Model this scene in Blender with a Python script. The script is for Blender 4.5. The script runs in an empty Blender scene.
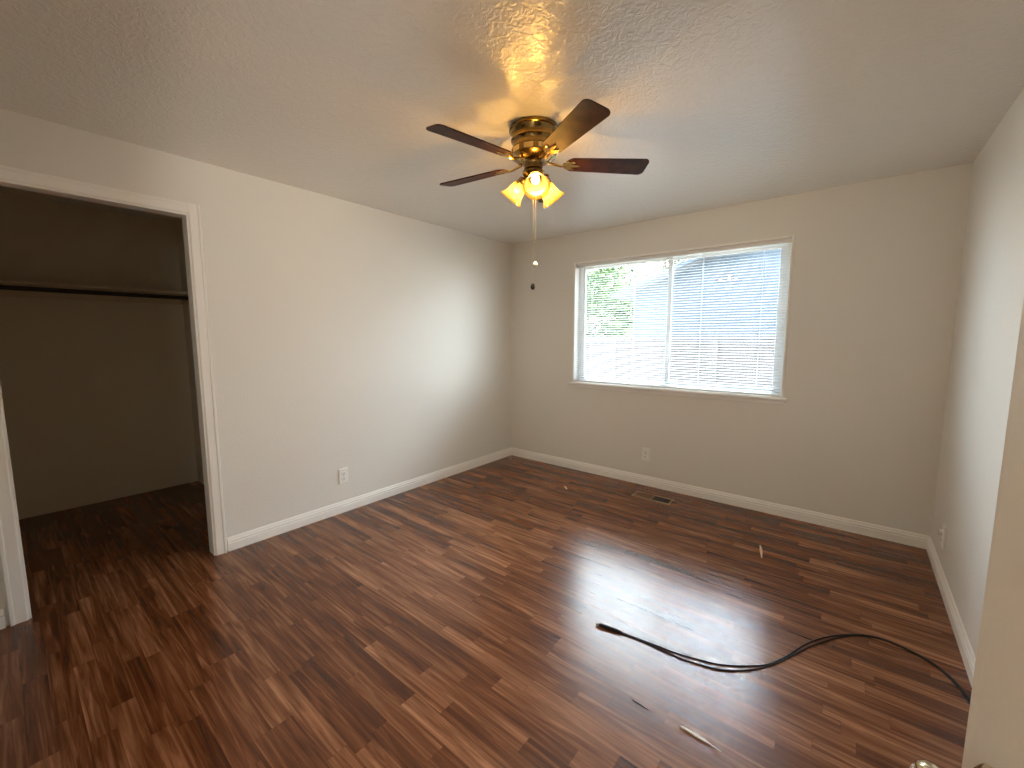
import bpy, bmesh, math, random
from mathutils import Vector, Matrix
PI = math.pi
random.seed(7)
sc = bpy.context.scene
col = sc.collection

# ------------------------------------------------------------------ camera
CAM = Vector((3.1081, -3.8019, 1.3980))
YAW, PITCH = 0.683869, -0.110544
cd = bpy.data.cameras.new('camera')
cd.sensor_fit = 'HORIZONTAL'; cd.sensor_width = 36.0
cd.lens = 420.04 / 1024 * 36.0
cd.clip_start = 0.02; cd.clip_end = 200
cam = bpy.data.objects.new('camera', cd); col.objects.link(cam)
cam.location = CAM
cam.rotation_euler = (PI / 2 + PITCH, 0, YAW)
sc.camera = cam

# ------------------------------------------------------------------ exposure, world, sun
sc.view_settings.view_transform = 'Standard'
sc.view_settings.look = 'None'
sc.view_settings.gamma = 1.0
sc.view_settings.use_curve_mapping = False
sc.view_settings.exposure = 0.0
sc.cycles.use_denoising = True
sc.cycles.denoiser = 'OPENIMAGEDENOISE'
sc.cycles.denoising_input_passes = 'RGB_ALBEDO_NORMAL'
sc.cycles.denoising_prefilter = 'ACCURATE'
sc.cycles.use_adaptive_sampling = False
sc.cycles.max_bounces = 10
sc.cycles.diffuse_bounces = 6
sc.cycles.glossy_bounces = 4
sc.cycles.transmission_bounces = 6
sc.cycles.transparent_max_bounces = 16
sc.cycles.sample_clamp_indirect = 8.0
sc.cycles.caustics_refractive = False
sc.cycles.caustics_reflective = False

SKY = 15.0
GLOW_R = 7.0
GLOW_L = 3.0
HIGH_GLOW = 60.0  # brighter patch of sky, added to strengthen the window reflection on the floor
FAN_W = 14.5
FILL_W = 132.0  # power of the fill lamp added in the hall
SUN_W = 60.0
w = bpy.data.worlds.new('world'); sc.world = w; w.use_nodes = True
nt = w.node_tree; nt.nodes.clear()
out = nt.nodes.new('ShaderNodeOutputWorld'); bg = nt.nodes.new('ShaderNodeBackground')
tc = nt.nodes.new('ShaderNodeTexCoord'); sep = nt.nodes.new('ShaderNodeSeparateXYZ')
rp = nt.nodes.new('ShaderNodeValToRGB')
rp.color_ramp.elements[0].position = 0.0; rp.color_ramp.elements[0].color = (0.86, 0.93, 1.0, 1)
rp.color_ramp.elements[1].position = 0.9; rp.color_ramp.elements[1].color = (0.30, 0.48, 0.85, 1)
e = rp.color_ramp.elements.new(0.35); e.color = (0.68, 0.82, 1.0, 1)
nt.links.new(tc.outputs['Generated'], sep.inputs[0]); nt.links.new(sep.outputs['Z'], rp.inputs[0])
nt.links.new(rp.outputs[0], bg.inputs['Color']); bg.inputs['Strength'].default_value = SKY
# glow added low in the sky, left and right, to brighten the side walls
def wmath(op, a, b=None):
    n = nt.nodes.new('ShaderNodeMath'); n.operation = op
    for i, v in enumerate((a, b)):
        if v is None: continue
        if isinstance(v, (int, float)): n.inputs[i].default_value = v
        else: nt.links.new(v, n.inputs[i])
    return n.outputs[0]
def wramp(v, a, b, lo, hi):
    n = nt.nodes.new('ShaderNodeMapRange'); n.interpolation_type = 'SMOOTHSTEP'
    for k, q in zip((1, 2, 3, 4), (a, b, lo, hi)): n.inputs[k].default_value = q
    nt.links.new(v, n.inputs[0]); return n.outputs[0]
side = wmath('ADD', wramp(sep.outputs['X'], 0.45, 0.85, 0.0, GLOW_R), wramp(wmath('MULTIPLY', sep.outputs['X'], -1.0), 0.50, 0.75, 0.0, GLOW_L))
low = wramp(sep.outputs['Z'], 0.15, 0.75, 1.0, 0.0)
bg2 = nt.nodes.new('ShaderNodeBackground'); bg2.inputs['Color'].default_value = (0.88, 0.94, 1.0, 1)
ad = nt.nodes.new('ShaderNodeAddShader')
high = wmath('MULTIPLY', wmath('MULTIPLY', wramp(sep.outputs['Z'], 0.36, 0.62, 0.15, 1.0), wramp(sep.outputs['Z'], 0.70, 0.88, 1.0, 0.0)), wramp(sep.outputs['Y'], 0.45, 0.7, 0.0, HIGH_GLOW))
side = wmath('MULTIPLY', side, wramp(sep.outputs['Y'], -0.08, 0.14, 0.0, 1.0))
nt.links.new(wmath('ADD', wmath('MULTIPLY', side, low), high), bg2.inputs['Strength'])
nt.links.new(bg.outputs[0], ad.inputs[0]); nt.links.new(bg2.outputs[0], ad.inputs[1]); nt.links.new(ad.outputs[0], out.inputs[0])

sd = bpy.data.lights.new('sun', 'SUN'); sd.energy = SUN_W; sd.angle = math.radians(0.6); sd.color = (1.0, 0.95, 0.86)
sun = bpy.data.objects.new('sun', sd); col.objects.link(sun)
sun.rotation_euler = Vector((-0.55, 0.05, -0.80)).to_track_quat('-Z', 'Y').to_euler()
sun.location = (8, -3, 12)

# sampling portal filling the window opening (emits nothing itself)
pd = bpy.data.lights.new('window_portal', 'AREA'); pd.shape = 'RECTANGLE'; pd.size = 1.84; pd.size_y = 1.19; pd.cycles.is_portal = True
po = bpy.data.objects.new('window_portal', pd); col.objects.link(po); po.location = (1.7655, 0.138, 1.5425); po.rotation_euler = (-PI / 2, 0, 0)

# ------------------------------------------------------------------ material helpers
MATS = {}
def mat(name, rgb, rough=0.5, metal=0.0, spec=0.5, **kw):
    if name in MATS: return MATS[name]
    m = bpy.data.materials.new(name); m.use_nodes = True
    b = m.node_tree.nodes['Principled BSDF']
    b.inputs['Base Color'].default_value = (*rgb, 1)
    b.inputs['Roughness'].default_value = rough
    b.inputs['Metallic'].default_value = metal
    b.inputs['Specular IOR Level'].default_value = spec
    for k, v in kw.items(): b.inputs[k].default_value = v
    MATS[name] = m
    return m
def N(m, t, **kw):
    n = m.node_tree.nodes.new(t)
    for k, v in kw.items(): setattr(n, k, v)
    return n
def L(m, a, b): m.node_tree.links.new(a, b)
def bsdf(m): return m.node_tree.nodes['Principled BSDF']
def bump(m, scale, dist, detail=3.0, strength=1.0, ramp=None, distortion=0.0, rough=0.5):
    t = N(m, 'ShaderNodeTexCoord'); n = N(m, 'ShaderNodeTexNoise')
    n.inputs['Scale'].default_value = scale; n.inputs['Detail'].default_value = detail
    n.inputs['Distortion'].default_value = distortion; n.inputs['Roughness'].default_value = rough
    L(m, t.outputs['Object'], n.inputs['Vector'])
    h = n.outputs['Fac']
    if ramp:
        r = N(m, 'ShaderNodeValToRGB'); r.color_ramp.elements[0].position = ramp[0]; r.color_ramp.elements[1].position = ramp[1]
        L(m, h, r.inputs[0]); h = r.outputs[0]
    b = N(m, 'ShaderNodeBump'); b.inputs['Distance'].default_value = dist; b.inputs['Strength'].default_value = strength
    L(m, h, b.inputs['Height']); L(m, b.outputs[0], bsdf(m).inputs['Normal'])
def mottle(m, rgb1, rgb2, scale, detail=3.0, stretch=(1, 1, 1), lo=0.35, hi=0.65):
    t = N(m, 'ShaderNodeTexCoord'); mp = N(m, 'ShaderNodeMapping'); mp.inputs['Scale'].default_value = stretch
    n = N(m, 'ShaderNodeTexNoise'); n.inputs['Scale'].default_value = scale; n.inputs['Detail'].default_value = detail
    r = N(m, 'ShaderNodeValToRGB')
    r.color_ramp.elements[0].position = lo; r.color_ramp.elements[0].color = (*rgb1, 1)
    r.color_ramp.elements[1].position = hi; r.color_ramp.elements[1].color = (*rgb2, 1)
    L(m, t.outputs['Object'], mp.inputs[0]); L(m, mp.outputs[0], n.inputs['Vector']); L(m, n.outputs['Fac'], r.inputs[0])
    L(m, r.outputs[0], bsdf(m).inputs['Base Color'])

WALL = mat('wall_paint', (0.78, 0.762, 0.715), 0.55, spec=0.3); bump(WALL, 90, 0.0012, 2.0)
CEIL = mat('ceiling_knockdown', (0.87, 0.855, 0.81), 0.24, spec=1.0)
bump(CEIL, 40, 0.0010, 3.0, ramp=(0.40, 0.62), distortion=1.0)
TRIM = mat('trim_paint', (0.90, 0.885, 0.85), 0.35); bump(TRIM, 40, 0.0003)
DOORP = mat('door_paint', (0.66, 0.61, 0.54), 0.45); bump(DOORP, 60, 0.0004)
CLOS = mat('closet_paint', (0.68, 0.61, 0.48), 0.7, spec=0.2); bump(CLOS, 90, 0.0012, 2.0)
VINYL = mat('white_vinyl', (0.82, 0.83, 0.83), 0.35)
SLAT = mat('blind_rail', (0.80, 0.80, 0.78), 0.4)
def slat_mat():
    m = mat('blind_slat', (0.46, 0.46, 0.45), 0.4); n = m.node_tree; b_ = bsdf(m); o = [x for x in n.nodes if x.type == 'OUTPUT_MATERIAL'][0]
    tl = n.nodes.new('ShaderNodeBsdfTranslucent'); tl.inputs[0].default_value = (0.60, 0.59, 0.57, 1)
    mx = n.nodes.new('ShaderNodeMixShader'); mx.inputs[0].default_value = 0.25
    n.links.new(b_.outputs[0], mx.inputs[1]); n.links.new(tl.outputs[0], mx.inputs[2]); n.links.new(mx.outputs[0], o.inputs[0]); return m
SLATM = slat_mat()
PLASTIC = mat('outlet_plastic', (0.88, 0.87, 0.83), 0.35)
DARK = mat('dark_slot', (0.02, 0.018, 0.016), 0.6)
BRASS = mat('antique_brass', (0.42, 0.25, 0.075), 0.22, metal=1.0); mottle(BRASS, (0.20, 0.13, 0.045), (0.38, 0.25, 0.09), 14)
PBRASS = mat('polished_brass', (0.86, 0.64, 0.26), 0.12, metal=1.0)
NICKEL = mat('knob_metal', (0.84, 0.74, 0.52), 0.12, metal=1.0)
BLADE = mat('blade_wood', (0.06, 0.022, 0.014), 0.5, spec=0.15); mottle(BLADE, (0.028, 0.009, 0.006), (0.065, 0.022, 0.013), 6, 4, (3, 3, 3))
REG = mat('register_brown', (0.17, 0.085, 0.038), 0.4, metal=0.3)
RODM = mat('rod_dark', (0.03, 0.024, 0.022), 0.35, metal=0.6)
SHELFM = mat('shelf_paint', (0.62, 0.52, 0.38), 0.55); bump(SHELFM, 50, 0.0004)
RUBBER = mat('black_rubber', (0.006, 0.006, 0.007), 0.5, spec=0.25)
METAL = mat('grey_metal', (0.35, 0.34, 0.33), 0.35, metal=1.0)
WHITEP = mat('white_plastic', (0.80, 0.79, 0.77), 0.25)
SPLINT = mat('pale_wood_chip', (0.72, 0.50, 0.33), 0.6); bump(SPLINT, 80, 0.0004)
CHAINM = mat('chain_metal', (0.70, 0.62, 0.48), 0.3, metal=0.8)
FOBW = mat('white_porcelain', (0.86, 0.83, 0.76), 0.15)

def wood_floor():
    m = mat('laminate_floor', (0.1, 0.04, 0.02), 0.2)
    b = bsdf(m)
    t = N(m, 'ShaderNodeTexCoord'); s = N(m, 'ShaderNodeSeparateXYZ'); L(m, t.outputs['Object'], s.inputs[0])
    def M(op, a, bb=None, c=None):
        n = N(m, 'ShaderNodeMath', operation=op)
        for i, v in enumerate((a, bb, c)):
            if v is None: continue
            if isinstance(v, (int, float)): n.inputs[i].default_value = v
            else: L(m, v, n.inputs[i])
        return n.outputs[0]
    def wn(x, y, z=0.0):
        c = N(m, 'ShaderNodeCombineXYZ')
        for i, v in enumerate((x, y, z)):
            if isinstance(v, (int, float)): c.inputs[i].default_value = v
            else: L(m, v, c.inputs[i])
        n = N(m, 'ShaderNodeTexWhiteNoise', noise_dimensions='3D'); L(m, c.outputs[0], n.inputs['Vector'])
        return n.outputs['Value']
    W, LEN = 0.070, 0.52
    yr = M('DIVIDE', s.outputs['Y'], W); row = M('FLOOR', yr)
    off = M('MULTIPLY', wn(row, 3.3), 5.0)
    xr = M('ADD', M('DIVIDE', s.outputs['X'], LEN), off); cell = M('FLOOR', xr)
    rnd = wn(row, cell, 1.7); rnd2 = wn(row, cell, 9.1)
    # grain, stretched along the boards and shifted per board
    gv = N(m, 'ShaderNodeCombineXYZ')
    L(m, M('ADD', M('MULTIPLY', s.outputs['X'], 2.2), M('MULTIPLY', rnd, 37.0)), gv.inputs[0])
    L(m, M('ADD', M('MULTIPLY', s.outputs['Y'], 46.0), M('MULTIPLY', rnd2, 51.0)), gv.inputs[1])
    g = N(m, 'ShaderNodeTexNoise'); g.inputs['Scale'].default_value = 1.0; g.inputs['Detail'].default_value = 5.0
    g.inputs['Distortion'].default_value = 0.9; g.inputs['Roughness'].default_value = 0.6
    L(m, gv.outputs[0], g.inputs['Vector'])
    gv2 = N(m, 'ShaderNodeCombineXYZ')
    L(m, M('ADD', M('MULTIPLY', s.outputs['X'], 1.6), M('MULTIPLY', rnd2, 11.0)), gv2.inputs[0])
    L(m, M('ADD', M('MULTIPLY', s.outputs['Y'], 9.0), M('MULTIPLY', rnd, 23.0)), gv2.inputs[1])
    g2 = N(m, 'ShaderNodeTexNoise'); g2.inputs['Scale'].default_value = 1.0; g2.inputs['Detail'].default_value = 2.0
    L(m, gv2.outputs[0], g2.inputs['Vector'])
    v = M('ADD', M('MULTIPLY', rnd, 0.23), M('ADD', M('MULTIPLY', g.outputs['Fac'], 1.0), M('MULTIPLY', g2.outputs['Fac'], 0.45)))
    v = M('SUBTRACT', v, 0.31)
    r = N(m, 'ShaderNodeValToRGB'); cr = r.color_ramp
    cr.elements[0].position = 0.20; cr.elements[0].color = (0.034, 0.0085, 0.003, 1)
    cr.elements[1].position = 0.88; cr.elements[1].color = (0.42, 0.20, 0.098, 1)
    for p, c in ((0.38, (0.084, 0.024, 0.0075)), (0.52, (0.138, 0.046, 0.016)), (0.68, (0.24, 0.098, 0.043))):
        el = cr.elements.new(p); el.color = (*c, 1)
    L(m, v, r.inputs[0])
    # thin dark joint between boards
    fy = M('FRACT', yr); fx = M('FRACT', xr)
    jy = M('GREATER_THAN', M('ABSOLUTE', M('SUBTRACT', fy, 0.5)), 0.487)
    jx = M('GREATER_THAN', M('ABSOLUTE', M('SUBTRACT', fx, 0.5)), 0.4975)
    j = M('MULTIPLY', M('MAXIMUM', jy, jx), 0.25)
    mx = N(m, 'ShaderNodeMix', data_type='RGBA')
    L(m, j, mx.inputs[0]); L(m, r.outputs[0], mx.inputs[6]); mx.inputs[7].default_value = (0.02, 0.006, 0.004, 1)
    L(m, mx.outputs[2], b.inputs['Base Color'])
    rr = M('ADD', M('MULTIPLY', g.outputs['Fac'], 0.04), 0.235)
    L(m, rr, b.inputs['Roughness'])
    b.inputs['IOR'].default_value = 1.50
    return m
FLOOR = wood_floor()

# glass and lamp shades
def glass_mat():
    m = mat('window_glass', (1, 1, 1), 0.0)
    n = m.node_tree; n.nodes.clear()
    o = n.nodes.new('ShaderNodeOutputMaterial'); tr = n.nodes.new('ShaderNodeBsdfTransparent'); gl = n.nodes.new('ShaderNodeBsdfGlossy')
    fr = n.nodes.new('ShaderNodeFresnel'); ge = n.nodes.new('ShaderNodeNewGeometry'); ma = n.nodes.new('ShaderNodeMath'); ma.operation = 'MULTIPLY_ADD'
    ma.inputs[1].default_value = 1 / 1.45 - 1.45; ma.inputs[2].default_value = 1.45
    n.links.new(ge.outputs['Backfacing'], ma.inputs[0]); n.links.new(ma.outputs[0], fr.inputs[0]); gl.inputs['Roughness'].default_value = 0.0
    tr.inputs[0].default_value = (0.93, 0.96, 0.95, 1)
    mx = n.nodes.new('ShaderNodeMixShader'); n.links.new(fr.outputs[0], mx.inputs[0]); n.links.new(tr.outputs[0], mx.inputs[1]); n.links.new(gl.outputs[0], mx.inputs[2])
    n.links.new(mx.outputs[0], o.inputs[0]); return m
def screen_mat():
    m = mat('insect_screen', (0.1, 0.1, 0.1), 0.5)
    n = m.node_tree; n.nodes.clear()
    o = n.nodes.new('ShaderNodeOutputMaterial'); tr = n.nodes.new('ShaderNodeBsdfTransparent'); df = n.nodes.new('ShaderNodeBsdfDiffuse')
    df.inputs[0].default_value = (0.16, 0.17, 0.19, 1)
    mx = n.nodes.new('ShaderNodeMixShader'); mx.inputs[0].default_value = 0.13
    n.links.new(tr.outputs[0], mx.inputs[1]); n.links.new(df.outputs[0], mx.inputs[2]); n.links.new(mx.outputs[0], o.inputs[0]); return m
def shade_mat():
    m = mat('amber_glass', (1.0, 0.62, 0.16), 0.3)
    n = m.node_tree; n.nodes.clear()
    o = n.nodes.new('ShaderNodeOutputMaterial'); tl = n.nodes.new('ShaderNodeBsdfTranslucent'); tr = n.nodes.new('ShaderNodeBsdfTransparent')
    df = n.nodes.new('ShaderNodeBsdfDiffuse'); gl = n.nodes.new('ShaderNodeBsdfGlossy')
    tl.inputs[0].default_value = (0.085, 0.047, 0.006, 1); tr.inputs[0].default_value = (1.0, 0.60, 0.16, 1); df.inputs[0].default_value = (0.12, 0.066, 0.008, 1)
    gl.inputs['Roughness'].default_value = 0.15
    m1 = n.nodes.new('ShaderNodeMixShader'); m1.inputs[0].default_value = 0.30
    m2 = n.nodes.new('ShaderNodeMixShader'); m2.inputs[0].default_value = 0.25
    m3 = n.nodes.new('ShaderNodeMixShader'); m3.inputs[0].default_value = 0.06
    n.links.new(tl.outputs[0], m1.inputs[1]); n.links.new(tr.outputs[0], m1.inputs[2])
    n.links.new(m1.outputs[0], m2.inputs[1]); n.links.new(df.outputs[0], m2.inputs[2])
    n.links.new(m2.outputs[0], m3.inputs[1]); n.links.new(gl.outputs[0], m3.inputs[2])
    n.links.new(m3.outputs[0], o.inputs[0]); return m
def emit_mat(name, rgb, s):
    m = mat(name, rgb, 0.4); b = bsdf(m)
    b.inputs['Emission Color'].default_value = (*rgb, 1); b.inputs['Emission Strength'].default_value = s
    return m
GLASS, SCREEN, SHADE = glass_mat(), screen_mat(), shade_mat()
BULB = emit_mat('lit_bulb', (1.0, 0.80, 0.45), 9.0)
FILLG = emit_mat('fill_lamp_glass', (1.0, 0.90, 0.74), 4.0)

# ------------------------------------------------------------------ mesh helpers (all in world coordinates)
class MB:
    def __init__(self): self.bm = bmesh.new()
    def box(self, x0, x1, y0, y1, z0, z1, bev=0.0):
        b = bmesh.new(); bmesh.ops.create_cube(b, size=1)
        for v in b.verts: v.co = Vector(((x0 + x1) / 2 + v.co.x * abs(x1 - x0), (y0 + y1) / 2 + v.co.y * abs(y1 - y0), (z0 + z1) / 2 + v.co.z * abs(z1 - z0)))
        if bev > 0: bmesh.ops.bevel(b, geom=list(b.edges), offset=bev, segments=2, affect='EDGES', profile=0.5)
        return self.add(b)
    def add(self, b, M=None):
        if M is not None: bmesh.ops.transform(b, matrix=M, verts=b.verts)
        me = bpy.data.meshes.new('tmp'); b.to_mesh(me); b.free()
        self.bm.from_mesh(me); bpy.data.meshes.remove(me); return self
    def lathe(self, prof, M=None, seg=32, cap=True):
        # prof: list of (r, z); axis = local z
        b = bmesh.new(); rings = []
        for r, z in prof:
            rings.append([b.verts.new((r * math.cos(2 * PI * i / seg), r * math.sin(2 * PI * i / seg), z)) for i in range(seg)])
        for a, c in zip(rings, rings[1:]):
            for i in range(seg): b.faces.new((a[i], a[(i + 1) % seg], c[(i + 1) % seg], c[i]))
        if cap:
            if prof[0][0] > 1e-5: b.faces.new(rings[0][::-1])
            if prof[-1][0] > 1e-5: b.faces.new(rings[-1])
        bmesh.ops.remove_doubles(b, verts=b.verts, dist=1e-6)
        bmesh.ops.recalc_face_normals(b, faces=b.faces)
        return self.add(b, M)
    def tube(self, pts, r, seg=10, taper=None):
        pts = [Vector(p) for p in pts]; b = bmesh.new(); rings = []; up = None
        for i, p in enumerate(pts):
            d = (pts[min(i + 1, len(pts) - 1)] - pts[max(i - 1, 0)]).normalized()
            if up is None: up = Vector((0, 0, 1)) if abs(d.z) < 0.9 else Vector((1, 0, 0))
            s = d.cross(up).normalized(); up = s.cross(d).normalized()
            rr = r if taper is None else taper[i]
            rings.append([b.verts.new(p + (s * math.cos(2 * PI * k / seg) + up * math.sin(2 * PI * k / seg)) * rr) for k in range(seg)])
        for a, c in zip(rings, rings[1:]):
            for k in range(seg): b.faces.new((a[k], a[(k + 1) % seg], c[(k + 1) % seg], c[k]))
        b.faces.new(rings[0][::-1]); b.faces.new(rings[-1])
        bmesh.ops.recalc_face_normals(b, faces=b.faces)
        return self.add(b)
    def prism(self, poly, a, bvec):
        # poly: list of world points (planar); extruded by bvec
        b = bmesh.new(); p0 = [b.verts.new(Vector(p) + Vector(a)) for p in poly]; p1 = [b.verts.new(Vector(p) + Vector(a) + Vector(bvec)) for p in poly]
        b.faces.new(p0[::-1]); b.faces.new(p1); n = len(poly)
        for i in range(n): b.faces.new((p0[i], p0[(i + 1) % n], p1[(i + 1) % n], p1[i]))
        bmesh.ops.recalc_face_normals(b, faces=b.faces)
        return self.add(b)
    def build(self, name, m, parent=None, smooth=None, base=None):
        if parent is not None: bs = base_of(parent)
        elif base is not None: bs = Vector(base)
        else: bs = Vector((0, 0, 0))
        bmesh.ops.translate(self.bm, verts=self.bm.verts, vec=-bs)
        if smooth is not None:
            for f in self.bm.faces: f.smooth = True
            for ed in self.bm.edges:
                if len(ed.link_faces) == 2 and ed.calc_face_angle(0) > math.radians(smooth): ed.smooth = False
        me = bpy.data.meshes.new(name); self.bm.to_mesh(me); self.bm.free()
        me.materials.append(m)
        o = bpy.data.objects.new(name, me); col.objects.link(o)
        if parent is not None: o.parent = parent
        else: o.location = bs
        return o
def base_of(o):
    while o.parent: o = o.parent
    return o.location.copy()
def thing(name, label, cat, loc, group=None):
    o = bpy.data.objects.new(name, None); col.objects.link(o); o.location = loc; o.empty_display_size = 0.1
    o['label'] = label; o['category'] = cat
    if group: o['group'] = group
    return o
def tag(o, label, cat, group=None):
    o['label'] = label; o['category'] = cat
    if group: o['group'] = group
    return o
def struct(o, label=None, cat=None):
    o['kind'] = 'structure'
    if label: o['label'] = label
    if cat: o['category'] = cat
    return o
def axis_matrix(p, d):
    return Matrix.Translation(Vector(p)) @ Vector(d).normalized().to_track_quat('Z', 'Y').to_matrix().to_4x4()

# ------------------------------------------------------------------ room shell
RW, RD, H = 3.578, 4.0, 2.44
WX0, WX1, WZ0, WZ1 = 0.829, 2.702, 0.935, 2.150      # window opening
CY0, CY1, CH = -3.80, -3.025, 2.112                   # closet opening (clear)
DX0, DX1, DH = 2.575, 3.412, 2.05                      # bedroom doorway
CX, CYR = -1.80, -2.655                               # closet back wall and right wall
f = MB().box(-1.95, 4.0, -5.45, 0.14, -0.12, 0.0).build('floor', FLOOR); struct(f, 'dark red brown wood laminate floor of mixed strips', 'floor')
c = MB().box(-1.95, 4.0, -5.45, 0.14, H, H + 0.14).build('ceiling', CEIL); struct(c, 'off white ceiling with knockdown texture', 'ceiling')
m = MB(); m.box(-0.085, 0, CY1 + 0.018, 0.14, 0, H); m.box(-0.085, 0, -RD - 0.1, CY0 - 0.018, 0, H); m.box(-0.085, 0, CY0 - 0.018, CY1 + 0.018, CH + 0.018, H)
struct(m.build('wall_left', WALL), 'off white wall with closet opening', 'wall')
m = MB(); m.box(0, WX0, 0, 0.14, 0, H); m.box(WX1, RW, 0, 0.14, 0, H); m.box(WX0, WX1, 0, 0.14, 0, WZ0); m.box(WX0, WX1, 0, 0.14, WZ1, H)
struct(m.build('wall_back', WALL), 'off white wall around the window', 'wall')
struct(MB().box(RW, RW + 0.12, -RD, 0.14, 0, H).build('wall_right', WALL), 'off white blank wall on the right of the room', 'wall')
m = MB(); m.box(0, DX0, -RD - 0.1, -RD, 0, H); m.box(DX1, 3.99, -RD - 0.1, -RD, 0, H); m.box(DX0, DX1, -RD - 0.1, -RD, DH, H)
struct(m.build('wall_near', WALL), 'wall holding the bedroom doorway', 'wall')
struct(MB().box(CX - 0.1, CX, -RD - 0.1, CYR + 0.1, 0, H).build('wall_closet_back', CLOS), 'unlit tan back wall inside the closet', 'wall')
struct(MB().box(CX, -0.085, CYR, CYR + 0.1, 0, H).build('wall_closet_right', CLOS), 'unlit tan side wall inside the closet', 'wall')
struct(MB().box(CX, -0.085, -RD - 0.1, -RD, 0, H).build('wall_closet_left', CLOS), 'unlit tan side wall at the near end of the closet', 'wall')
# hall behind the camera
struct(MB().box(1.3, 3.99, -5.4, -5.3, 0, H).build('wall_hall_far', WALL), 'hall wall behind the doorway', 'wall')
struct(MB().box(3.89, 3.99, -5.3, -RD - 0.1, 0, H).build('wall_hall_end', WALL), 'hall end wall right of the doorway', 'wall')
struct(MB().box(1.2, 1.3, -5.4, -RD - 0.1, 0, H).build('wall_hall_side', WALL), 'hall side wall behind the doorway', 'wall')

# baseboards: stepped colonial profile (offset from wall, height)
BP = [(0, 0), (0.013, 0), (0.013, 0.052), (0.0105, 0.056), (0.0105, 0.062), (0.012, 0.066), (0.0105, 0.070), (0.008, 0.073), (0.0072, 0.080), (0.0045, 0.088), (0.002, 0.092), (0, 0.092)]
def baseboard(name, axis, wallpos, sgn, a, b, label):
    if axis == 'y':
        poly = [(wallpos + sgn * o, 0, z) for o, z in BP]; mb = MB().prism(poly, (0, a, 0), (0, b - a, 0))
    else:
        poly = [(0, wallpos + sgn * o, z) for o, z in BP]; mb = MB().prism(poly, (a, 0, 0), (b - a, 0, 0))
    struct(mb.build(name, TRIM, smooth=25), label, 'baseboard')
baseboard('baseboard_left', 'y', 0.0, 1, -2.947, 0.0, 'white moulded baseboard along the left wall')
baseboard('baseboard_left_near', 'y', 0.0, 1, -RD, -3.884, 'white moulded baseboard stub left of the closet opening')
baseboard('baseboard_back', 'x', 0.0, -1, 0.0, RW, 'white moulded baseboard under the window')
baseboard('baseboard_right', 'y', RW, -1, -RD, 0.0, 'white moulded baseboard along the right wall')

# closet opening: jamb lining and casing
t1 = struct(bpy.data.objects.new('trim_1', None), 'white painted casing and jamb around the closet opening', 'trim'); col.objects.link(t1)
m = MB()
m.box(-0.088, 0.003, CY1, CY1 + 0.018, 0, CH + 0.018, 0.0015); m.box(-0.088, 0.003, CY0 - 0.018, CY0, 0, CH + 0.018, 0.0015); m.box(-0.088, 0.003, CY0, CY1, CH, CH + 0.018, 0.0015)
struct(m.build('jamb', TRIM, t1))
def casing_profile(u0, du):       # u: distance from opening, w: proud of wall; slightly rounded ranch profile
    return [(u0, 0.0), (u0, 0.009), (u0 + 0.10 * du, 0.0125), (u0 + 0.5 * du, 0.013), (u0 + 0.72 * du, 0.0135), (u0 + 0.80 * du, 0.0185), (u0 + 0.95 * du, 0.0195), (u0 + du, 0.016), (u0 + du, 0.0)]
RV, CW = 0.010, 0.060
top = CH + RV + CW
poly = [(w_, CY1 + u, 0) for u, w_ in casing_profile(RV, CW)]; struct(MB().prism(poly, (0, 0, 0), (0, 0, top)).build('side_casing', TRIM, t1, smooth=20))
poly = [(w_, CY0 - u, 0) for u, w_ in casing_profile(RV, CW)]; struct(MB().prism(poly, (0, 0, 0), (0, 0, top)).build('side_casing', TRIM, t1, smooth=20))
poly = [(w_ - 0.0004, 0, CH + u) for u, w_ in casing_profile(RV, CW)]; struct(MB().prism(poly, (0, CY0 - RV, 0), (0, CY1 - CY0 + 2 * RV, 0)).build('head_casing', TRIM, t1, smooth=20))

# ------------------------------------------------------------------ window
wn = bpy.data.objects.new('window_1', None); col.objects.link(wn); wn.location = ((WX0 + WX1) / 2, 0.0, WZ0)
struct(wn, 'wide white sliding window in the back wall', 'window')
T = 0.016
m = MB()
m.box(WX0, WX0 + T, -0.006, 0.14, WZ0, WZ1, 0.002); m.box(WX1 - T, WX1, -0.006, 0.14, WZ0, WZ1, 0.002); m.box(WX0 + T, WX1 - T, -0.003, 0.14, WZ1 - T, WZ1, 0.002)
struct(m.build('window_liner', TRIM, wn))
m = MB(); m.box(WX0 - 0.028, WX1 + 0.028, -0.032, 0.001, WZ0 - 0.022, WZ0 - 0.001, 0.005); m.box(WX0 + T, WX1 - T, -0.02, 0.085, WZ0 - 0.016, WZ0 + 0.004, 0.002)
m.box(WX0 - 0.012, WX1 + 0.012, -0.012, 0.001, WZ0 - 0.052, WZ0 - 0.022, 0.003)
struct(m.build('window_sill', TRIM, wn))
X0, X1, Z0, Z1 = WX0 + T, WX1 - T, WZ0 + 0.004, WZ1 - T
FY0, FY1 = 0.075, 0.135
m = MB(); fw, fh = 0.042, 0.028
m.box(X0, X0 + fw, FY0, FY1, Z0, Z1, 0.003); m.box(X1 - fw, X1, FY0, FY1, Z0, Z1, 0.003); m.box(X0 + fw, X1 - fw, FY0, FY1, Z0, Z0 + fh, 0.003); m.box(X0 + fw, X1 - fw, FY0, FY1, Z1 - fh, Z1, 0.003)
struct(m.build('window_frame', VINYL, wn))
XM = 1.772
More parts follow.
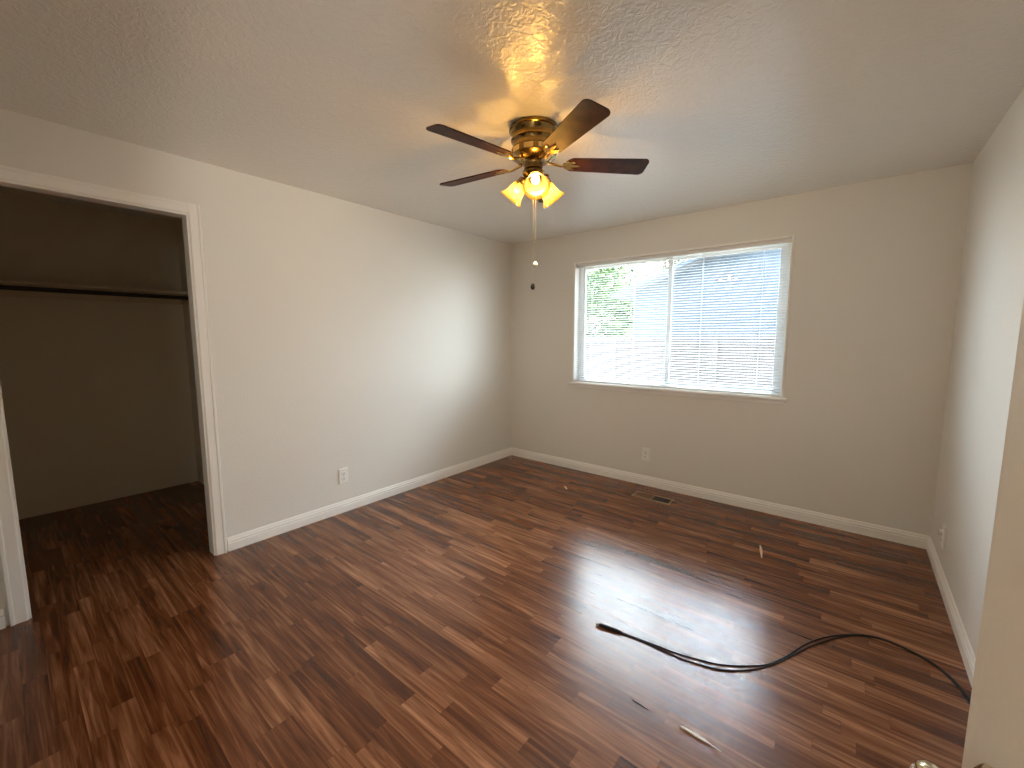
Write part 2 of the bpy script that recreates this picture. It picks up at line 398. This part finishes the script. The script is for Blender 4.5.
def sash(x0, x1, y0, y1, wd):
    m = MB(); z0, z1 = Z0 + fh - 0.004, Z1 - fh + 0.004; wh = 0.028
    m.box(x0, x0 + wd, y0, y1, z0, z1, 0.003); m.box(x1 - wd, x1, y0, y1, z0, z1, 0.003); m.box(x0 + wd, x1 - wd, y0, y1, z0, z0 + wh, 0.003); m.box(x0 + wd, x1 - wd, y0, y1, z1 - wh, z1, 0.003)
    s_ = struct(m.build('sash', VINYL, wn))
    g = MB().box(x0 + wd - 0.003, x1 - wd + 0.003, (y0 + y1) / 2 - 0.002, (y0 + y1) / 2 + 0.002, z0 + wh - 0.003, z1 - wh + 0.003).build('pane', GLASS, s_)
    struct(g); return s_
sash(X0 + fw - 0.006, XM + 0.024, 0.080, 0.100, 0.040)
sash(XM - 0.024, X1 - fw + 0.006, 0.106, 0.124, 0.040)
m = MB(); m.box(XM + 0.026, X1 - fw, 0.127, 0.1285, Z0 + fh, Z1 - fh)
struct(m.build('insect_screen', SCREEN, wn))

# blind
bl = thing('window_blind', 'white horizontal mini blind lowered over the whole window', 'blind', ((X0 + X1) / 2, 0.03, Z0))
bx0, bx1 = X0 + 0.006, X1 - 0.006
BYC = 0.034
m = MB(); m.box(bx0, bx1, BYC - 0.014, BYC + 0.014, Z1 - 0.030, Z1 - 0.001, 0.003)
m.box(bx0 - 0.004, bx0 + 0.03, BYC - 0.017, BYC + 0.016, Z1 - 0.033, Z1, 0.002); m.box(bx1 - 0.03, bx1 + 0.004, BYC - 0.017, BYC + 0.016, Z1 - 0.033, Z1, 0.002)
m.build('headrail', SLAT, bl)
m = MB(); m.box(bx0, bx1, BYC - 0.012, BYC + 0.012, Z0 + 0.002, Z0 + 0.016, 0.004); m.build('bottom_rail', SLAT, bl)
b = bmesh.new(); pitch = 0.0222; z = Z0 + 0.032; TILT = math.radians(9); hw = 0.0125
while z < Z1 - 0.036:
    rows = []
    for k in range(5):
        s = -1 + k * 0.5
        cam_ = 0.0016 * (1 - s * s)
        yy = BYC + s * hw * math.cos(TILT) - cam_ * math.sin(TILT)
        zz = z + s * hw * math.sin(TILT) + cam_ * math.cos(TILT)
        rows.append((b.verts.new((bx0 + 0.004, yy, zz)), b.verts.new((bx1 - 0.004, yy, zz))))
    for p, q in zip(rows, rows[1:]): b.faces.new((p[0], p[1], q[1], q[0]))
    z += pitch
m = MB(); m.add(b); m.build('slats', SLATM, bl, smooth=60)
for x in (bx0 + 0.17, (bx0 + bx1) / 2 - 0.30, (bx0 + bx1) / 2 + 0.30, bx1 - 0.17):
    m = MB()
    for yy in (BYC - 0.0135, BYC + 0.0135): m.tube([(x, yy, Z0 + 0.01), (x, yy, Z1 - 0.02)], 0.0006, 6)
    m.build('ladder_cord', WHITEP, bl)
MB().tube([(bx0 + 0.095, BYC - 0.021, Z1 - 0.02), (bx0 + 0.095, BYC - 0.022, Z1 - 0.65)], 0.0035, 8).build('tilt_wand', WHITEP, bl)

# ------------------------------------------------------------------ outlets
def outlet(origin, nrm, along, label, cap=False, dark=True):
    # origin: centre on wall; nrm: into room; along: horizontal direction on the wall
    o = Vector(origin); n = Vector(nrm); a = Vector(along); up = Vector((0, 0, 1))
    R = Matrix((a, up, n)).transposed().to_4x4(); M = Matrix.Translation(o) @ R
    t = thing('wall_outlet', label, 'outlet', o, 'duplex outlets low on the walls')
    def rb(x0, x1, y0, y1, z0, z1, bev=0.0):
        m = MB(); m.box(x0, x1, y0, y1, z0, z1, bev); bmesh.ops.transform(m.bm, matrix=M, verts=m.bm.verts); return m
    rb(-0.038, 0.038, -0.062, 0.062, 0, 0.010, 0.004).build('cover_plate', PLASTIC, t)
    for s in (1, -1):
        r = rb(-0.017, 0.017, s * 0.021 - 0.014, s * 0.021 + 0.014, 0.006, 0.0125, 0.002).build('receptacle', PLASTIC, t)
        m = MB()
        for dx in (-0.0065, 0.0065): m.box(dx - 0.0013, dx + 0.0013, s * 0.021 - 0.001, s * 0.021 + 0.008, 0.0120, 0.0128)
        m.box(-0.0025, 0.0025, s * 0.021 - 0.010, s * 0.021 - 0.005, 0.0120, 0.0128)
        bmesh.ops.transform(m.bm, matrix=M, verts=m.bm.verts); m.build('slot', DARK, r)
    m = MB(); m.lathe([(0.0035, 0.009), (0.0035, 0.0112), (0.0, 0.0116)], None, 12); bmesh.ops.transform(m.bm, matrix=M, verts=m.bm.verts); m.build('screw', METAL, t)
    if cap:
        m = MB(); m.lathe([(0.016, 0.012), (0.017, 0.016), (0.013, 0.026), (0.0, 0.028)], Matrix.Translation((0, 0.021, 0)), 20)
        bmesh.ops.transform(m.bm, matrix=M, verts=m.bm.verts); m.build('safety_cap', WHITEP, t, smooth=50)
    return t
outlet((0, -2.128, 0.297), (1, 0, 0), (0, 1, 0), 'white outlet on the left wall beside the closet opening')
outlet((1.643, 0, 0.300), (0, -1, 0), (1, 0, 0), 'beige outlet on the back wall below the window')
outlet((RW, -0.468, 0.268), (-1, 0, 0), (0, -1, 0), 'outlet on the right wall with a white cap in its upper socket', cap=True)

# ------------------------------------------------------------------ floor register
RX0, RX1, RY0, RY1 = 1.652, 1.988, -0.345, -0.205
rg = thing('floor_vent', 'brown metal floor vent register near the back wall under the window', 'floor vent', ((RX0 + RX1) / 2, (RY0 + RY1) / 2, 0))
m = MB(); e_ = 0.018; zt = 0.005
m.box(RX0, RX1, RY0, RY0 + e_, 0, zt, 0.002); m.box(RX0, RX1, RY1 - e_, RY1, 0, zt, 0.002); m.box(RX0, RX0 + e_, RY0 + e_, RY1 - e_, 0, zt, 0.002); m.box(RX1 - e_, RX1, RY0 + e_, RY1 - e_, 0, zt, 0.002)
m.box((RX0 + RX1) / 2 - 0.006, (RX0 + RX1) / 2 + 0.006, RY0 + e_, RY1 - e_, 0, zt, 0.001)
m.build('frame', mat('register_frame', (0.34, 0.24, 0.15), 0.4, metal=0.3), rg)
MB().box(RX0 + e_, RX1 - e_, RY0 + e_, RY1 - e_, 0.0002, 0.0012).build('duct_opening', DARK, rg)
xm = (RX0 + RX1) / 2
m = MB()
for k in range(9):
    x = RX0 + e_ + 0.008 + k * 0.0152
    m.box(x - 0.006, x + 0.006, RY0 + e_, RY1 - e_, 0.0012, 0.0042, 0.0008)
m.build('louvers', REG, rg)
m = MB()
for k in range(9):
    x = xm + 0.012 + k * 0.0152
    m.box(x - 0.0012, x + 0.0012, RY0 + e_, RY1 - e_, 0.0012, 0.0042)
m.build('louvers', RODM, rg)

# ------------------------------------------------------------------ closet shelf and rod
sh = thing('closet_shelf', 'tan painted shelf across the back of the dark closet', 'shelf', (-1.62, -3.33, 1.75))
MB().box(-1.80, -1.465, -RD, CYR, 1.775, 1.793, 0.002).build('board', SHELFM, sh)
m = MB(); m.box(-1.80, -1.782, -RD, CYR, 1.70, 1.772, 0.001); m.build('back_cleat', SHELFM, sh)
MB().box(-1.78, -1.465, CYR - 0.018, CYR, 1.70, 1.772, 0.001).build('side_cleat', SHELFM, sh)
MB().box(-1.78, -1.465, -RD, -RD + 0.018, 1.70, 1.772, 0.001).build('side_cleat', SHELFM, sh)
rd = thing('closet_rod', 'dark metal hanging rod under the closet shelf', 'closet rod', (-1.43, -3.33, 1.735))
m = MB(); m.tube([(-1.43, -RD + 0.002, 1.738), (-1.43, CYR - 0.002, 1.738)], 0.0165, 16); m.build('rod', RODM, rd, smooth=50)
for yy, d in ((-RD, 1), (CYR, -1)):
    m = MB(); m.lathe([(0.03, 0), (0.03, 0.004), (0.021, 0.006), (0.021, 0.014)], axis_matrix((-1.43, yy, 1.738), (0, d, 0)), 20); m.build('rod_socket', RODM, rd, smooth=40)

# ------------------------------------------------------------------ bedroom door, swung open beside the camera
DE = Vector((3.231, -3.165)); PHI = math.radians(12)            # free edge of the near face, swing angle
dlf = Vector((math.sin(PHI), -math.cos(PHI), 0)); dnr = Vector((-math.cos(PHI), -math.sin(PHI), 0))
DM = Matrix(((dlf.x, -dnr.x, 0, DE.x), (dlf.y, -dnr.y, 0, DE.y), (0, 0, 1, 0), (0, 0, 0, 1)))   # local x along the leaf, y through it
def dbuild(mb, name, m, **kw):
    bmesh.ops.transform(mb.bm, matrix=DM, verts=mb.bm.verts); bmesh.ops.recalc_face_normals(mb.bm, faces=mb.bm.faces)
    return struct(mb.build(name, m, dr, **kw))
DLEN = 0.835
dr = bpy.data.objects.new('door_1', None); col.objects.link(dr); dr.location = (DX1 - 0.01, -RD, 0.0)
struct(dr, 'plain beige bedroom door standing open at the right edge', 'door')
dbuild(MB().box(0, DLEN, 0, 0.035, 0.012, 2.03, 0.0015), 'door_leaf', DOORP)
KZ, KB = 0.940, 0.070
for y0, sy in ((0.0, -1), (0.035, 1)):
    M = axis_matrix((KB, y0, KZ), (0, sy, 0))
    dbuild(MB().lathe([(0.041, 0), (0.041, 0.003), (0.036, 0.008), (0.018, 0.011), (0.016, 0.012)], M, 36), 'rose', NICKEL, smooth=40)
    dbuild(MB().lathe([(0.013, 0.010), (0.012, 0.022), (0.014, 0.028), (0.021, 0.035), (0.0262, 0.043), (0.027, 0.050), (0.0245, 0.056), (0.019, 0.0595), (0.0, 0.061)], M, 36), 'door_knob', NICKEL, smooth=40)
for zz in (0.25, 1.05, 1.82):
    dbuild(MB().tube([(DLEN + 0.002, 0.041, zz - 0.045), (DLEN + 0.002, 0.041, zz + 0.045)], 0.006, 10), 'hinge', NICKEL, smooth=40)

# ------------------------------------------------------------------ ceiling fan with light kit
FX, FY = 1.780, -2.000
fan = thing('ceiling_fan', 'brass ceiling fan with five dark wood blades and three lit amber shades', 'ceiling fan', (FX, FY, H))
def fz(prof): return prof
A = Matrix.Translation((FX, FY, 0))
MB().lathe([(0.121, H), (0.123, H - 0.006), (0.123, H - 0.016), (0.117, H - 0.020), (0.112, H - 0.034), (0.108, H - 0.040), (0.108, H - 0.050)], A, 48).build('canopy', BRASS, fan, smooth=35)
MB().lathe([(0.106, H - 0.048), (0.113, H - 0.054), (0.114, H - 0.064), (0.107, H - 0.070), (0.103, H - 0.084), (0.105, H - 0.096), (0.110, H - 0.100), (0.110, H - 0.104)], A, 48).build('motor_housing', BRASS, fan, smooth=35)
# decorative band with raised panels
band = MB().lathe([(0.108, H - 0.103), (0.112, H - 0.107), (0.112, H - 0.138), (0.106, H - 0.143), (0.078, H - 0.158), (0.060, H - 0.163)], A, 48).build('decorative_band', BRASS, fan, smooth=35)
for k in range(10):
    a = 2 * PI * k / 10 + 0.1
    q = MB(); q.box(-0.0235, 0.0235, -0.002, 0.003, -0.0125, 0.0125, 0.0018)
    bmesh.ops.transform(q.bm, matrix=Matrix.Translation((FX + 0.1115 * math.cos(a), FY + 0.1115 * math.sin(a), H - 0.1225)) @ Matrix.Rotation(a - PI / 2, 4, 'Z'), verts=q.bm.verts)
    q.build('band_panel', PBRASS, band)
BZ = 2.272
blade_angles = [-28.5, -100.5, -172.5, 116.5, 43.5]
for ang in blade_angles:
    a = math.radians(ang)
    R = Matrix.Translation((FX, FY, BZ)) @ Matrix.Rotation(a, 4, 'Z') @ Matrix.Rotation(math.radians(-12), 4, 'X')
    # outline of the blade: narrow root, widening, rounded tip corners
    n_ = 10; r0, r1, w0, w1, cr_ = 0.165, 0.585, 0.050, 0.064, 0.028
    outl = [(r0 + 0.012, -w0 + 0.012), (r0 + 0.03, -w0)]
    for k in range(n_ + 1):
        th = -PI / 2 + (PI / 2) * k / n_; outl.append((r1 - cr_ + cr_ * math.cos(th), -w1 + cr_ + cr_ * math.sin(th)))
    for k in range(n_ + 1):
        th = (PI / 2) * k / n_; outl.append((r1 - cr_ + cr_ * math.cos(th), w1 - cr_ + cr_ * math.sin(th)))
    outl += [(r0 + 0.03, w0), (r0 + 0.012, w0 - 0.012), (r0, w0 - 0.03), (r0, -w0 + 0.03)]
    m = MB(); m.prism([(x, y, 0) for x, y in outl], (0, 0, -0.003), (0, 0, 0.006))
    bmesh.ops.transform(m.bm, matrix=R, verts=m.bm.verts)
    bo = m.build('blade', BLADE, fan)
    # blade iron: arm from hub, plus forked plate under the blade with screws
    m = MB()
    m.tube([(0.070, 0, 0.006), (0.105, 0, -0.002), (0.14, 0, -0.010), (0.165, 0, -0.007)], 0.006, 8, [0.008, 0.0065, 0.006, 0.006])
    m.prism([(0.150, -0.012, 0), (0.172, -0.030, 0), (0.205, -0.034, 0), (0.212, -0.026, 0), (0.190, -0.012, 0), (0.232, -0.006, 0), (0.238, 0, 0), (0.232, 0.006, 0), (0.190, 0.012, 0), (0.212, 0.026, 0), (0.205, 0.034, 0), (0.172, 0.030, 0), (0.150, 0.012, 0)], (0, 0, -0.0075), (0, 0, 0.0045))
    for x, y in ((0.200, 0.027), (0.200, -0.027), (0.226, 0)):
        m.lathe([(0.0, -0.011), (0.004, -0.010), (0.0045, -0.007)], Matrix.Translation((x, y, 0)), 10, cap=False)
    bmesh.ops.transform(m.bm, matrix=R, verts=m.bm.verts)
    m.build('blade_iron', PBRASS, bo, smooth=40)
MB().lathe([(0.060, H - 0.160), (0.050, H - 0.166), (0.047, H - 0.172), (0.047, H - 0.196), (0.050, H - 0.200), (0.044, H - 0.206)], A, 32).build('switch_housing', BRASS, fan, smooth=35)
kit = MB().lathe([(0.044, H - 0.204), (0.056, H - 0.210), (0.056, H - 0.218), (0.046, H - 0.230), (0.022, H - 0.242), (0.010, H - 0.248), (0.006, H - 0.260), (0.0, H - 0.262)], A, 32).build('light_kit', BRASS, fan, smooth=35)
lamp_az = [-47, 71, 193]
DOWN = math.radians(48)
for az in lamp_az:
    a = math.radians(az)
    d = Vector((math.cos(a) * math.cos(DOWN), math.sin(a) * math.cos(DOWN), -math.sin(DOWN)))
    h0 = Vector((FX, FY, H - 0.223))
    p0 = h0 + Vector((math.cos(a), math.sin(a), 0)) * 0.038
    p1 = p0 + d * 0.040
    m = MB(); m.tube([p0 - d * 0.012, p0 + d * 0.02], 0.010, 12); m.lathe([(0.012, 0), (0.024, 0.006), (0.026, 0.012), (0.026, 0.030), (0.024, 0.032)], axis_matrix(p0 + d * 0.012, d), 24)
    arm = m.build('lamp_socket', BRASS, kit, smooth=40)
    Ms = axis_matrix(p0 + d * 0.034, d)
    ins = [(0.0225, 0.0), (0.028, 0.010), (0.036, 0.025), (0.041, 0.045), (0.044, 0.065), (0.049, 0.082), (0.058, 0.095), (0.067, 0.103)]
    sh_ = MB().lathe(ins, Ms, 40, cap=False)
    # fluted, slightly scalloped bell
    so = sh_.build('lamp_shade', SHADE, fan, smooth=80)
    so['label'] = 'lit amber glass bell shade'
    MB().lathe([(0.012, 0.004), (0.013, 0.016), (0.018, 0.024), (0.021, 0.034), (0.020, 0.043), (0.013, 0.051), (0.0, 0.054)], Ms, 24).build('bulb', BULB, so, smooth=80)
    ld = bpy.data.lights.new('fan_bulb_light', 'POINT'); ld.energy = FAN_W; ld.color = (1.0, 0.86, 0.66); ld.shadow_soft_size = 0.012
    lo = bpy.data.objects.new('fan_bulb_light', ld); col.objects.link(lo); lo.parent = fan
    lo.location = p0 + d * (0.034 + 0.070) - fan.location
def chain(x, y, z0, z1, name, fob_prof, fmat):
    m = MB(); m.tube([(x, y, z0), (x, y, z1)], 0.0011, 6)
    z = z0
    while z > z1:
        m.lathe([(0.0, -0.0017), (0.0017, 0), (0.0, 0.0017)], Matrix.Translation((x, y, z)), 6); z -= 0.0075
    c_ = m.build('pull_chain', CHAINM, fan)
    MB().lathe(fob_prof, Matrix.Translation((x, y, z1)), 20).build('fob', fmat, c_, smooth=60)
    return c_
chain(FX + 0.012, FY + 0.004, H - 0.245, 1.787, 'a', [(0.0, 0.004), (0.003, 0.002), (0.010, -0.004), (0.0145, -0.014), (0.0135, -0.022), (0.008, -0.029), (0.0, -0.031)], FOBW)
chain(FX + 0.004, FY - 0.006, H - 0.205, 1.676, 'b', [(0.0, 0.004), (0.003, 0.002), (0.009, -0.006), (0.0125, -0.018), (0.009, -0.028), (0.0, -0.033)], RODM)

# ------------------------------------------------------------------ cable on the floor
cable = thing('cable', 'black cable folded double and snaking across the floor', 'cable', (2.9, -1.7, 0))
PTS = [(2.243, -2.057), (2.347, -2.038), (2.451, -2.024), (2.606, -2.012), (2.74, -1.975), (2.824, -1.920), (2.904, -1.838), (2.964, -1.733), (3.041, -1.563), (3.128, -1.430), (3.219, -1.340), (3.309, -1.310), (3.408, -1.335), (3.481, -1.390), (3.527, -1.478), (3.545, -1.56), (3.552, -1.70), (3.552, -1.95)]
def smooth_path(pts, n=8):
    o = []
    P = [Vector((*p, 0)) for p in pts]
    for i in range(len(P) - 1):
        a, b_, c_, d_ = P[max(i - 1, 0)], P[i], P[i + 1], P[min(i + 2, len(P) - 1)]
        for k in range(n):
            t = k / n
            o.append(0.5 * ((2 * b_) + (c_ - a) * t + (2 * a - 5 * b_ + 4 * c_ - d_) * t * t + (3 * b_ - a - 3 * c_ + d_) * t ** 3))
    o.append(P[-1]); return o
path = smooth_path(PTS)
def strand(off, r):
    o = []
    n = len(path)
    for i, p in enumerate(path):
        d = (path[min(i + 1, n - 1)] - path[max(i - 1, 0)]).normalized(); s = Vector((-d.y, d.x, 0))
        u = i / (n - 1)
        gap = 0.0036 + 0.012 * max(0, math.sin(PI * (u - 0.12) / 0.24)) * (0.12 < u < 0.36) + 0.006 * max(0, math.sin(PI * (u - 0.42) / 0.14)) * (0.42 < u < 0.56)
        q = p + s * off * gap; o.append((q.x, q.y, r + 0.0002))
    return o
MB().tube(strand(1, 0.003), 0.003, 10).build('cord', RUBBER, cable, smooth=60)
MB().tube(strand(-1, 0.003), 0.003, 10).build('cord', RUBBER, cable, smooth=60)
d0 = (path[3] - path[0]).normalized()
a0 = path[0]
m = MB(); m.tube([(a0.x - d0.x * 0.008, a0.y - d0.y * 0.008, 0.0085), (a0.x + d0.x * 0.02, a0.y + d0.y * 0.02, 0.0085), (a0.x + d0.x * 0.075, a0.y + d0.y * 0.075, 0.0075), (a0.x + d0.x * 0.10, a0.y + d0.y * 0.10, 0.006)], 0.008, 12, [0.008, 0.0082, 0.0075, 0.0055])
pg = m.build('plug', RUBBER, cable, smooth=50)
m = MB(); m.tube([(a0.x - d0.x * 0.024, a0.y - d0.y * 0.024, 0.0085), (a0.x - d0.x * 0.006, a0.y - d0.y * 0.006, 0.0085)], 0.0065, 12); m.build('connector_tip', METAL, pg, smooth=50)

# ------------------------------------------------------------------ small bits on the floor
m = MB(); m.tube([(2.712, -2.3565, 0.0042), (2.722, -2.357, 0.0045), (2.795, -2.3595, 0.0045), (2.812, -2.360, 0.0040), (2.850, -2.364, 0.0022)], 0.0045, 12, [0.002, 0.0045, 0.0045, 0.0022, 0.0008])
tag(m.build('plastic_stick', mat('stick_plastic', (0.90, 0.91, 0.93), 0.3), base=(2.77, -2.36, 0), smooth=50), 'short white pointed plastic stick lying on the floor near the cable', 'stick')
def chip(pts, label, name='wood_splinter', wd=0.006, h=0.003):
    m = MB(); m.tube([(x, y, z) for x, y, z in pts], wd, 6, [wd * 0.3] + [wd] * (len(pts) - 2) + [wd * 0.35])
    b0 = Vector(pts[len(pts) // 2]); b0.z = 0
    bmesh.ops.scale(m.bm, vec=(1, 1, 0.5), verts=m.bm.verts)
    zmin = min(v.co.z for v in m.bm.verts); bmesh.ops.translate(m.bm, verts=m.bm.verts, vec=(0, 0, -zmin + 0.0002))
    return tag(m.build(name, SPLINT, base=b0), label, 'splinter')
chip([(2.702, -0.655, 0.012), (2.713, -0.70, 0.010), (2.724, -0.755, 0.007), (2.738, -0.83, 0.004)], 'pale wood splinter standing out on the dark floor below the window', wd=0.0075)
chip([(1.075, -0.520, 0.012), (1.098, -0.545, 0.012), (1.120, -0.565, 0.008), (1.135, -0.58, 0.006)], 'tiny pale chip on the floor near the far left corner', 'wood_chip', 0.010)
m = MB(); m.tube([(2.532, -2.357, 0.0016), (2.565, -2.3585, 0.002), (2.598, -2.361, 0.0014)], 0.002, 8, [0.0012, 0.002, 0.001])
tag(m.build('twig', RODM, base=(2.565, -2.36, 0)), 'thin dark sliver on the floor left of the white stick', 'sliver')

# ------------------------------------------------------------------ unseen fill lamp in the hall, added to light the left wall
HW = 3.89
SX, SY, SZ = HW - 0.11, -4.42, 1.72
hl = thing('fill_lamp', 'unseen brass fill lamp with a white glass cup, added in the hall behind the doorway', 'fill lamp', (HW, SY, SZ - 0.06))
MB().lathe([(0.055, 0), (0.055, 0.008), (0.045, 0.016), (0.0, 0.018)], axis_matrix((HW, SY, SZ - 0.06), (-1, 0, 0)), 28).build('back_plate', BRASS, hl, smooth=40)
MB().tube([(HW - 0.015, SY, SZ - 0.06), (SX + 0.02, SY, SZ - 0.10), (SX, SY, SZ - 0.075)], 0.008, 10).build('arm', BRASS, hl, smooth=40)
MB().lathe([(0.0, -0.075), (0.03, -0.07), (0.045, -0.05), (0.055, -0.01), (0.065, 0.05)], Matrix.Translation((SX, SY, SZ)), 32, cap=False).build('glass_cup', FILLG, hl, smooth=60)
ld = bpy.data.lights.new('hall_fill_light', 'POINT'); ld.energy = FILL_W; ld.color = (1.0, 0.93, 0.83); ld.shadow_soft_size = 0.09
lo = bpy.data.objects.new('hall_fill_light', ld); col.objects.link(lo); lo.parent = hl; lo.location = Vector((SX, SY, SZ + 0.10)) - hl.location

# ------------------------------------------------------------------ outside the window
GZ = -0.35
# unseen outer wall and roof of this house, added to block sky light outside
OW = mat('outer_stucco', (0.45, 0.42, 0.37), 0.9); bump(OW, 60, 0.003)
m = MB(); m.box(-14, -1.96, -0.02, 0.16, GZ, 2.5); m.box(4.02, 16, -0.02, 0.16, GZ, 2.5)
struct(m.build('wall_sky_block', OW), 'unseen outer stucco wall of this house, added beside the room to block sky light', 'wall')
m = MB(); m.prism([(0, 0.40, 2.64), (0, 0.40, 2.74), (0, -5.0, 4.60), (0, -10.5, 2.70), (0, -10.5, 2.60)], (-14, 0, 0), (30, 0, 0))
struct(m.build('roof', mat('sky_block_roof', (0.12, 0.11, 0.10), 0.9)), 'unseen roof and eave of this house, added above the room to block sky light', 'roof')
GR = mat('yard_ground', (0.42, 0.40, 0.34), 0.9); mottle(GR, (0.46, 0.44, 0.36), (0.60, 0.57, 0.50), 2.0)
struct(MB().box(-25, 25, 0.14, 45, GZ - 0.2, GZ).build('ground', GR), 'pale yard ground outside the window', 'ground')
SID = mat('house_siding', (0.085, 0.107, 0.134), 0.7)
def siding():
    m = SID; t = N(m, 'ShaderNodeTexCoord'); s = N(m, 'ShaderNodeSeparateXYZ'); L(m, t.outputs['Object'], s.inputs[0])
    d = N(m, 'ShaderNodeMath', operation='DIVIDE'); L(m, s.outputs['Z'], d.inputs[0]); d.inputs[1].default_value = 0.19
    f_ = N(m, 'ShaderNodeMath', operation='FRACT'); L(m, d.outputs[0], f_.inputs[0])
    b = N(m, 'ShaderNodeBump'); b.inputs['Distance'].default_value = 0.015; L(m, f_.outputs[0], b.inputs['Height']); L(m, b.outputs[0], bsdf(m).inputs['Normal'])
siding()
ROOFM = mat('roof_shingle', (0.12, 0.13, 0.15), 0.85); bump(ROOFM, 30, 0.01)
FAS = mat('fascia_paint', (0.085, 0.105, 0.13), 0.6)
hs = thing('house', 'pale blue grey neighbouring house behind the fence outside the window', 'house', (2.6, 5.0, GZ))
HY = 5.0; hx0, hx1, apx, apz, ez = -0.66, 5.86, 2.60, 3.53, 2.36
m = MB(); m.prism([(hx0, 0, GZ), (hx1, 0, GZ), (hx1, 0, ez), (apx, 0, apz), (hx0, 0, ez)], (0, HY, 0), (0, 6, 0)); m.build('wall', SID, hs)
def roof_side(xa, za, xb, zb, m):
    n = Vector((-(zb - za), 0, xb - xa)).normalized() * 0.07
    if n.z < 0: n = -n
    m.prism([(xa, 0, za), (xb, 0, zb), (xb + n.x, 0, zb + n.z), (xa + n.x, 0, za + n.z)], (0, HY - 0.35, 0), (0, 6.7, 0))
m = MB(); roof_side(-1.02, ez - 0.128, apx, apz, m); m.build('roof', ROOFM, hs)
m = MB(); roof_side(6.22, ez - 0.128, apx, apz, m); m.build('roof', ROOFM, hs)
m = MB()
for xa, xb in ((-1.02, apx), (6.22, apx)):
    m.prism([(xa, 0, ez - 0.135), (xb, 0, apz - 0.007), (xb, 0, apz + 0.072), (xa, 0, ez - 0.056)], (0, HY - 0.38, 0), (0, 0.035, 0))
m.build('fascia', FAS, hs)
FEN = mat('fence_wood', (0.46, 0.40, 0.38), 0.8); mottle(FEN, (0.075, 0.066, 0.066), (0.12, 0.105, 0.103), 5, 4, (6, 1, 0.6))
fe = thing('fence', 'weathered wooden board fence between the yards outside the window', 'fence', (0.7, 2.9, GZ))
m = MB(); x = -1.82; k = 0
while x < 3.2:
    m.box(x, x + 0.136, 2.9, 2.918, GZ, 1.36 + 0.012 * math.sin(k * 2.3), 0.003); x += 0.14; k += 1
m.build('boards', FEN, fe)
m = MB(); m.box(-1.88, 3.26, 2.862, 2.9, 1.27, 1.36, 0.003); m.box(-1.88, 3.26, 2.862, 2.9, -0.15, -0.06, 0.003); m.box(-1.88, 3.26, 2.85, 2.94, 1.375, 1.41, 0.003)
m.build('rails', FEN, fe)
for px in (-1.8, -0.1, 1.5, 3.2): MB().box(px - 0.045, px + 0.045, 2.815, 2.862, GZ, 1.40, 0.004).build('post', FEN, fe)
BARK = mat('bark', (0.16, 0.12, 0.09), 0.9); bump(BARK, 30, 0.01)
LEAF = mat('leaves', (0.22, 0.38, 0.08), 0.6)
def leaf_nodes():
    m = LEAF; g = N(m, 'ShaderNodeObjectInfo'); t = N(m, 'ShaderNodeTexCoord'); n = N(m, 'ShaderNodeTexNoise'); n.inputs['Scale'].default_value = 3.0
    r = N(m, 'ShaderNodeValToRGB'); r.color_ramp.elements[0].position = 0.35; r.color_ramp.elements[0].color = (0.03, 0.06, 0.014, 1); r.color_ramp.elements[1].position = 0.65; r.color_ramp.elements[1].color = (0.085, 0.14, 0.038, 1)
    L(m, t.outputs['Object'], n.inputs['Vector']); L(m, n.outputs['Fac'], r.inputs[0]); L(m, r.outputs[0], bsdf(m).inputs['Base Color'])
leaf_nodes()
def tree(x, y, h, rad, n, seed, label):
    rnd = random.Random(seed)
    t = thing('tree', label, 'tree', (x, y, GZ), 'trees outside the window')
    m = MB(); top_ = h * 0.72
    m.tube([(x, y, GZ), (x + 0.05, y, GZ + h * 0.25), (x - 0.04, y + 0.05, GZ + h * 0.5), (x + 0.03, y, GZ + top_)], 0.1, 10, [0.16, 0.12, 0.09, 0.03])
    for k in range(9):
        a = rnd.uniform(0, 2 * PI); z0 = GZ + h * rnd.uniform(0.28, 0.55); l_ = rad * rnd.uniform(0.5, 0.9)
        m.tube([(x, y, z0), (x + math.cos(a) * l_ * 0.5, y + math.sin(a) * l_ * 0.5, z0 + l_ * 0.45), (x + math.cos(a) * l_, y + math.sin(a) * l_, z0 + l_ * 0.8)], 0.03, 7, [0.045, 0.03, 0.01])
    m.build('trunk', BARK, t, smooth=60)
    b = bmesh.new()
    clumps = []
    for k in range(26):
        u = rnd.uniform(-1, 1); a = rnd.uniform(0, 2 * PI); rr = rnd.uniform(0.35, 1) ** 0.6 * rad
        s = math.sqrt(1 - u * u); clumps.append((x + rr * s * math.cos(a), y + rr * s * math.sin(a), GZ + h * 0.62 + u * h * 0.36, rad * rnd.uniform(0.25, 0.42)))
    for k in range(n):
        cx, cy, cz, cr2 = rnd.choice(clumps)
        c0 = Vector((rnd.gauss(cx, cr2 * 0.6), rnd.gauss(cy, cr2 * 0.6), rnd.gauss(cz, cr2 * 0.55)))
        d = Vector((rnd.uniform(-1, 1), rnd.uniform(-1, 1), rnd.uniform(-0.8, 0.4))).normalized(); s = d.cross(Vector((rnd.uniform(-1, 1), rnd.uniform(-1, 1), rnd.uniform(-1, 1)))).normalized()
        l_ = rnd.uniform(0.06, 0.115); w_ = l_ * 0.45
        b.faces.new([b.verts.new(c0 - d * l_), b.verts.new(c0 + s * w_), b.verts.new(c0 + d * l_), b.verts.new(c0 - s * w_)])
    m = MB(); m.add(b); m.build('foliage', LEAF, t)
tree(-3.7, 8.6, 4.8, 1.45, 9000, 1, 'leafy green tree seen through the left window pane')
tree(-3.6, 15.0, 8.6, 3.0, 20000, 2, 'taller green tree rising behind the neighbouring house')
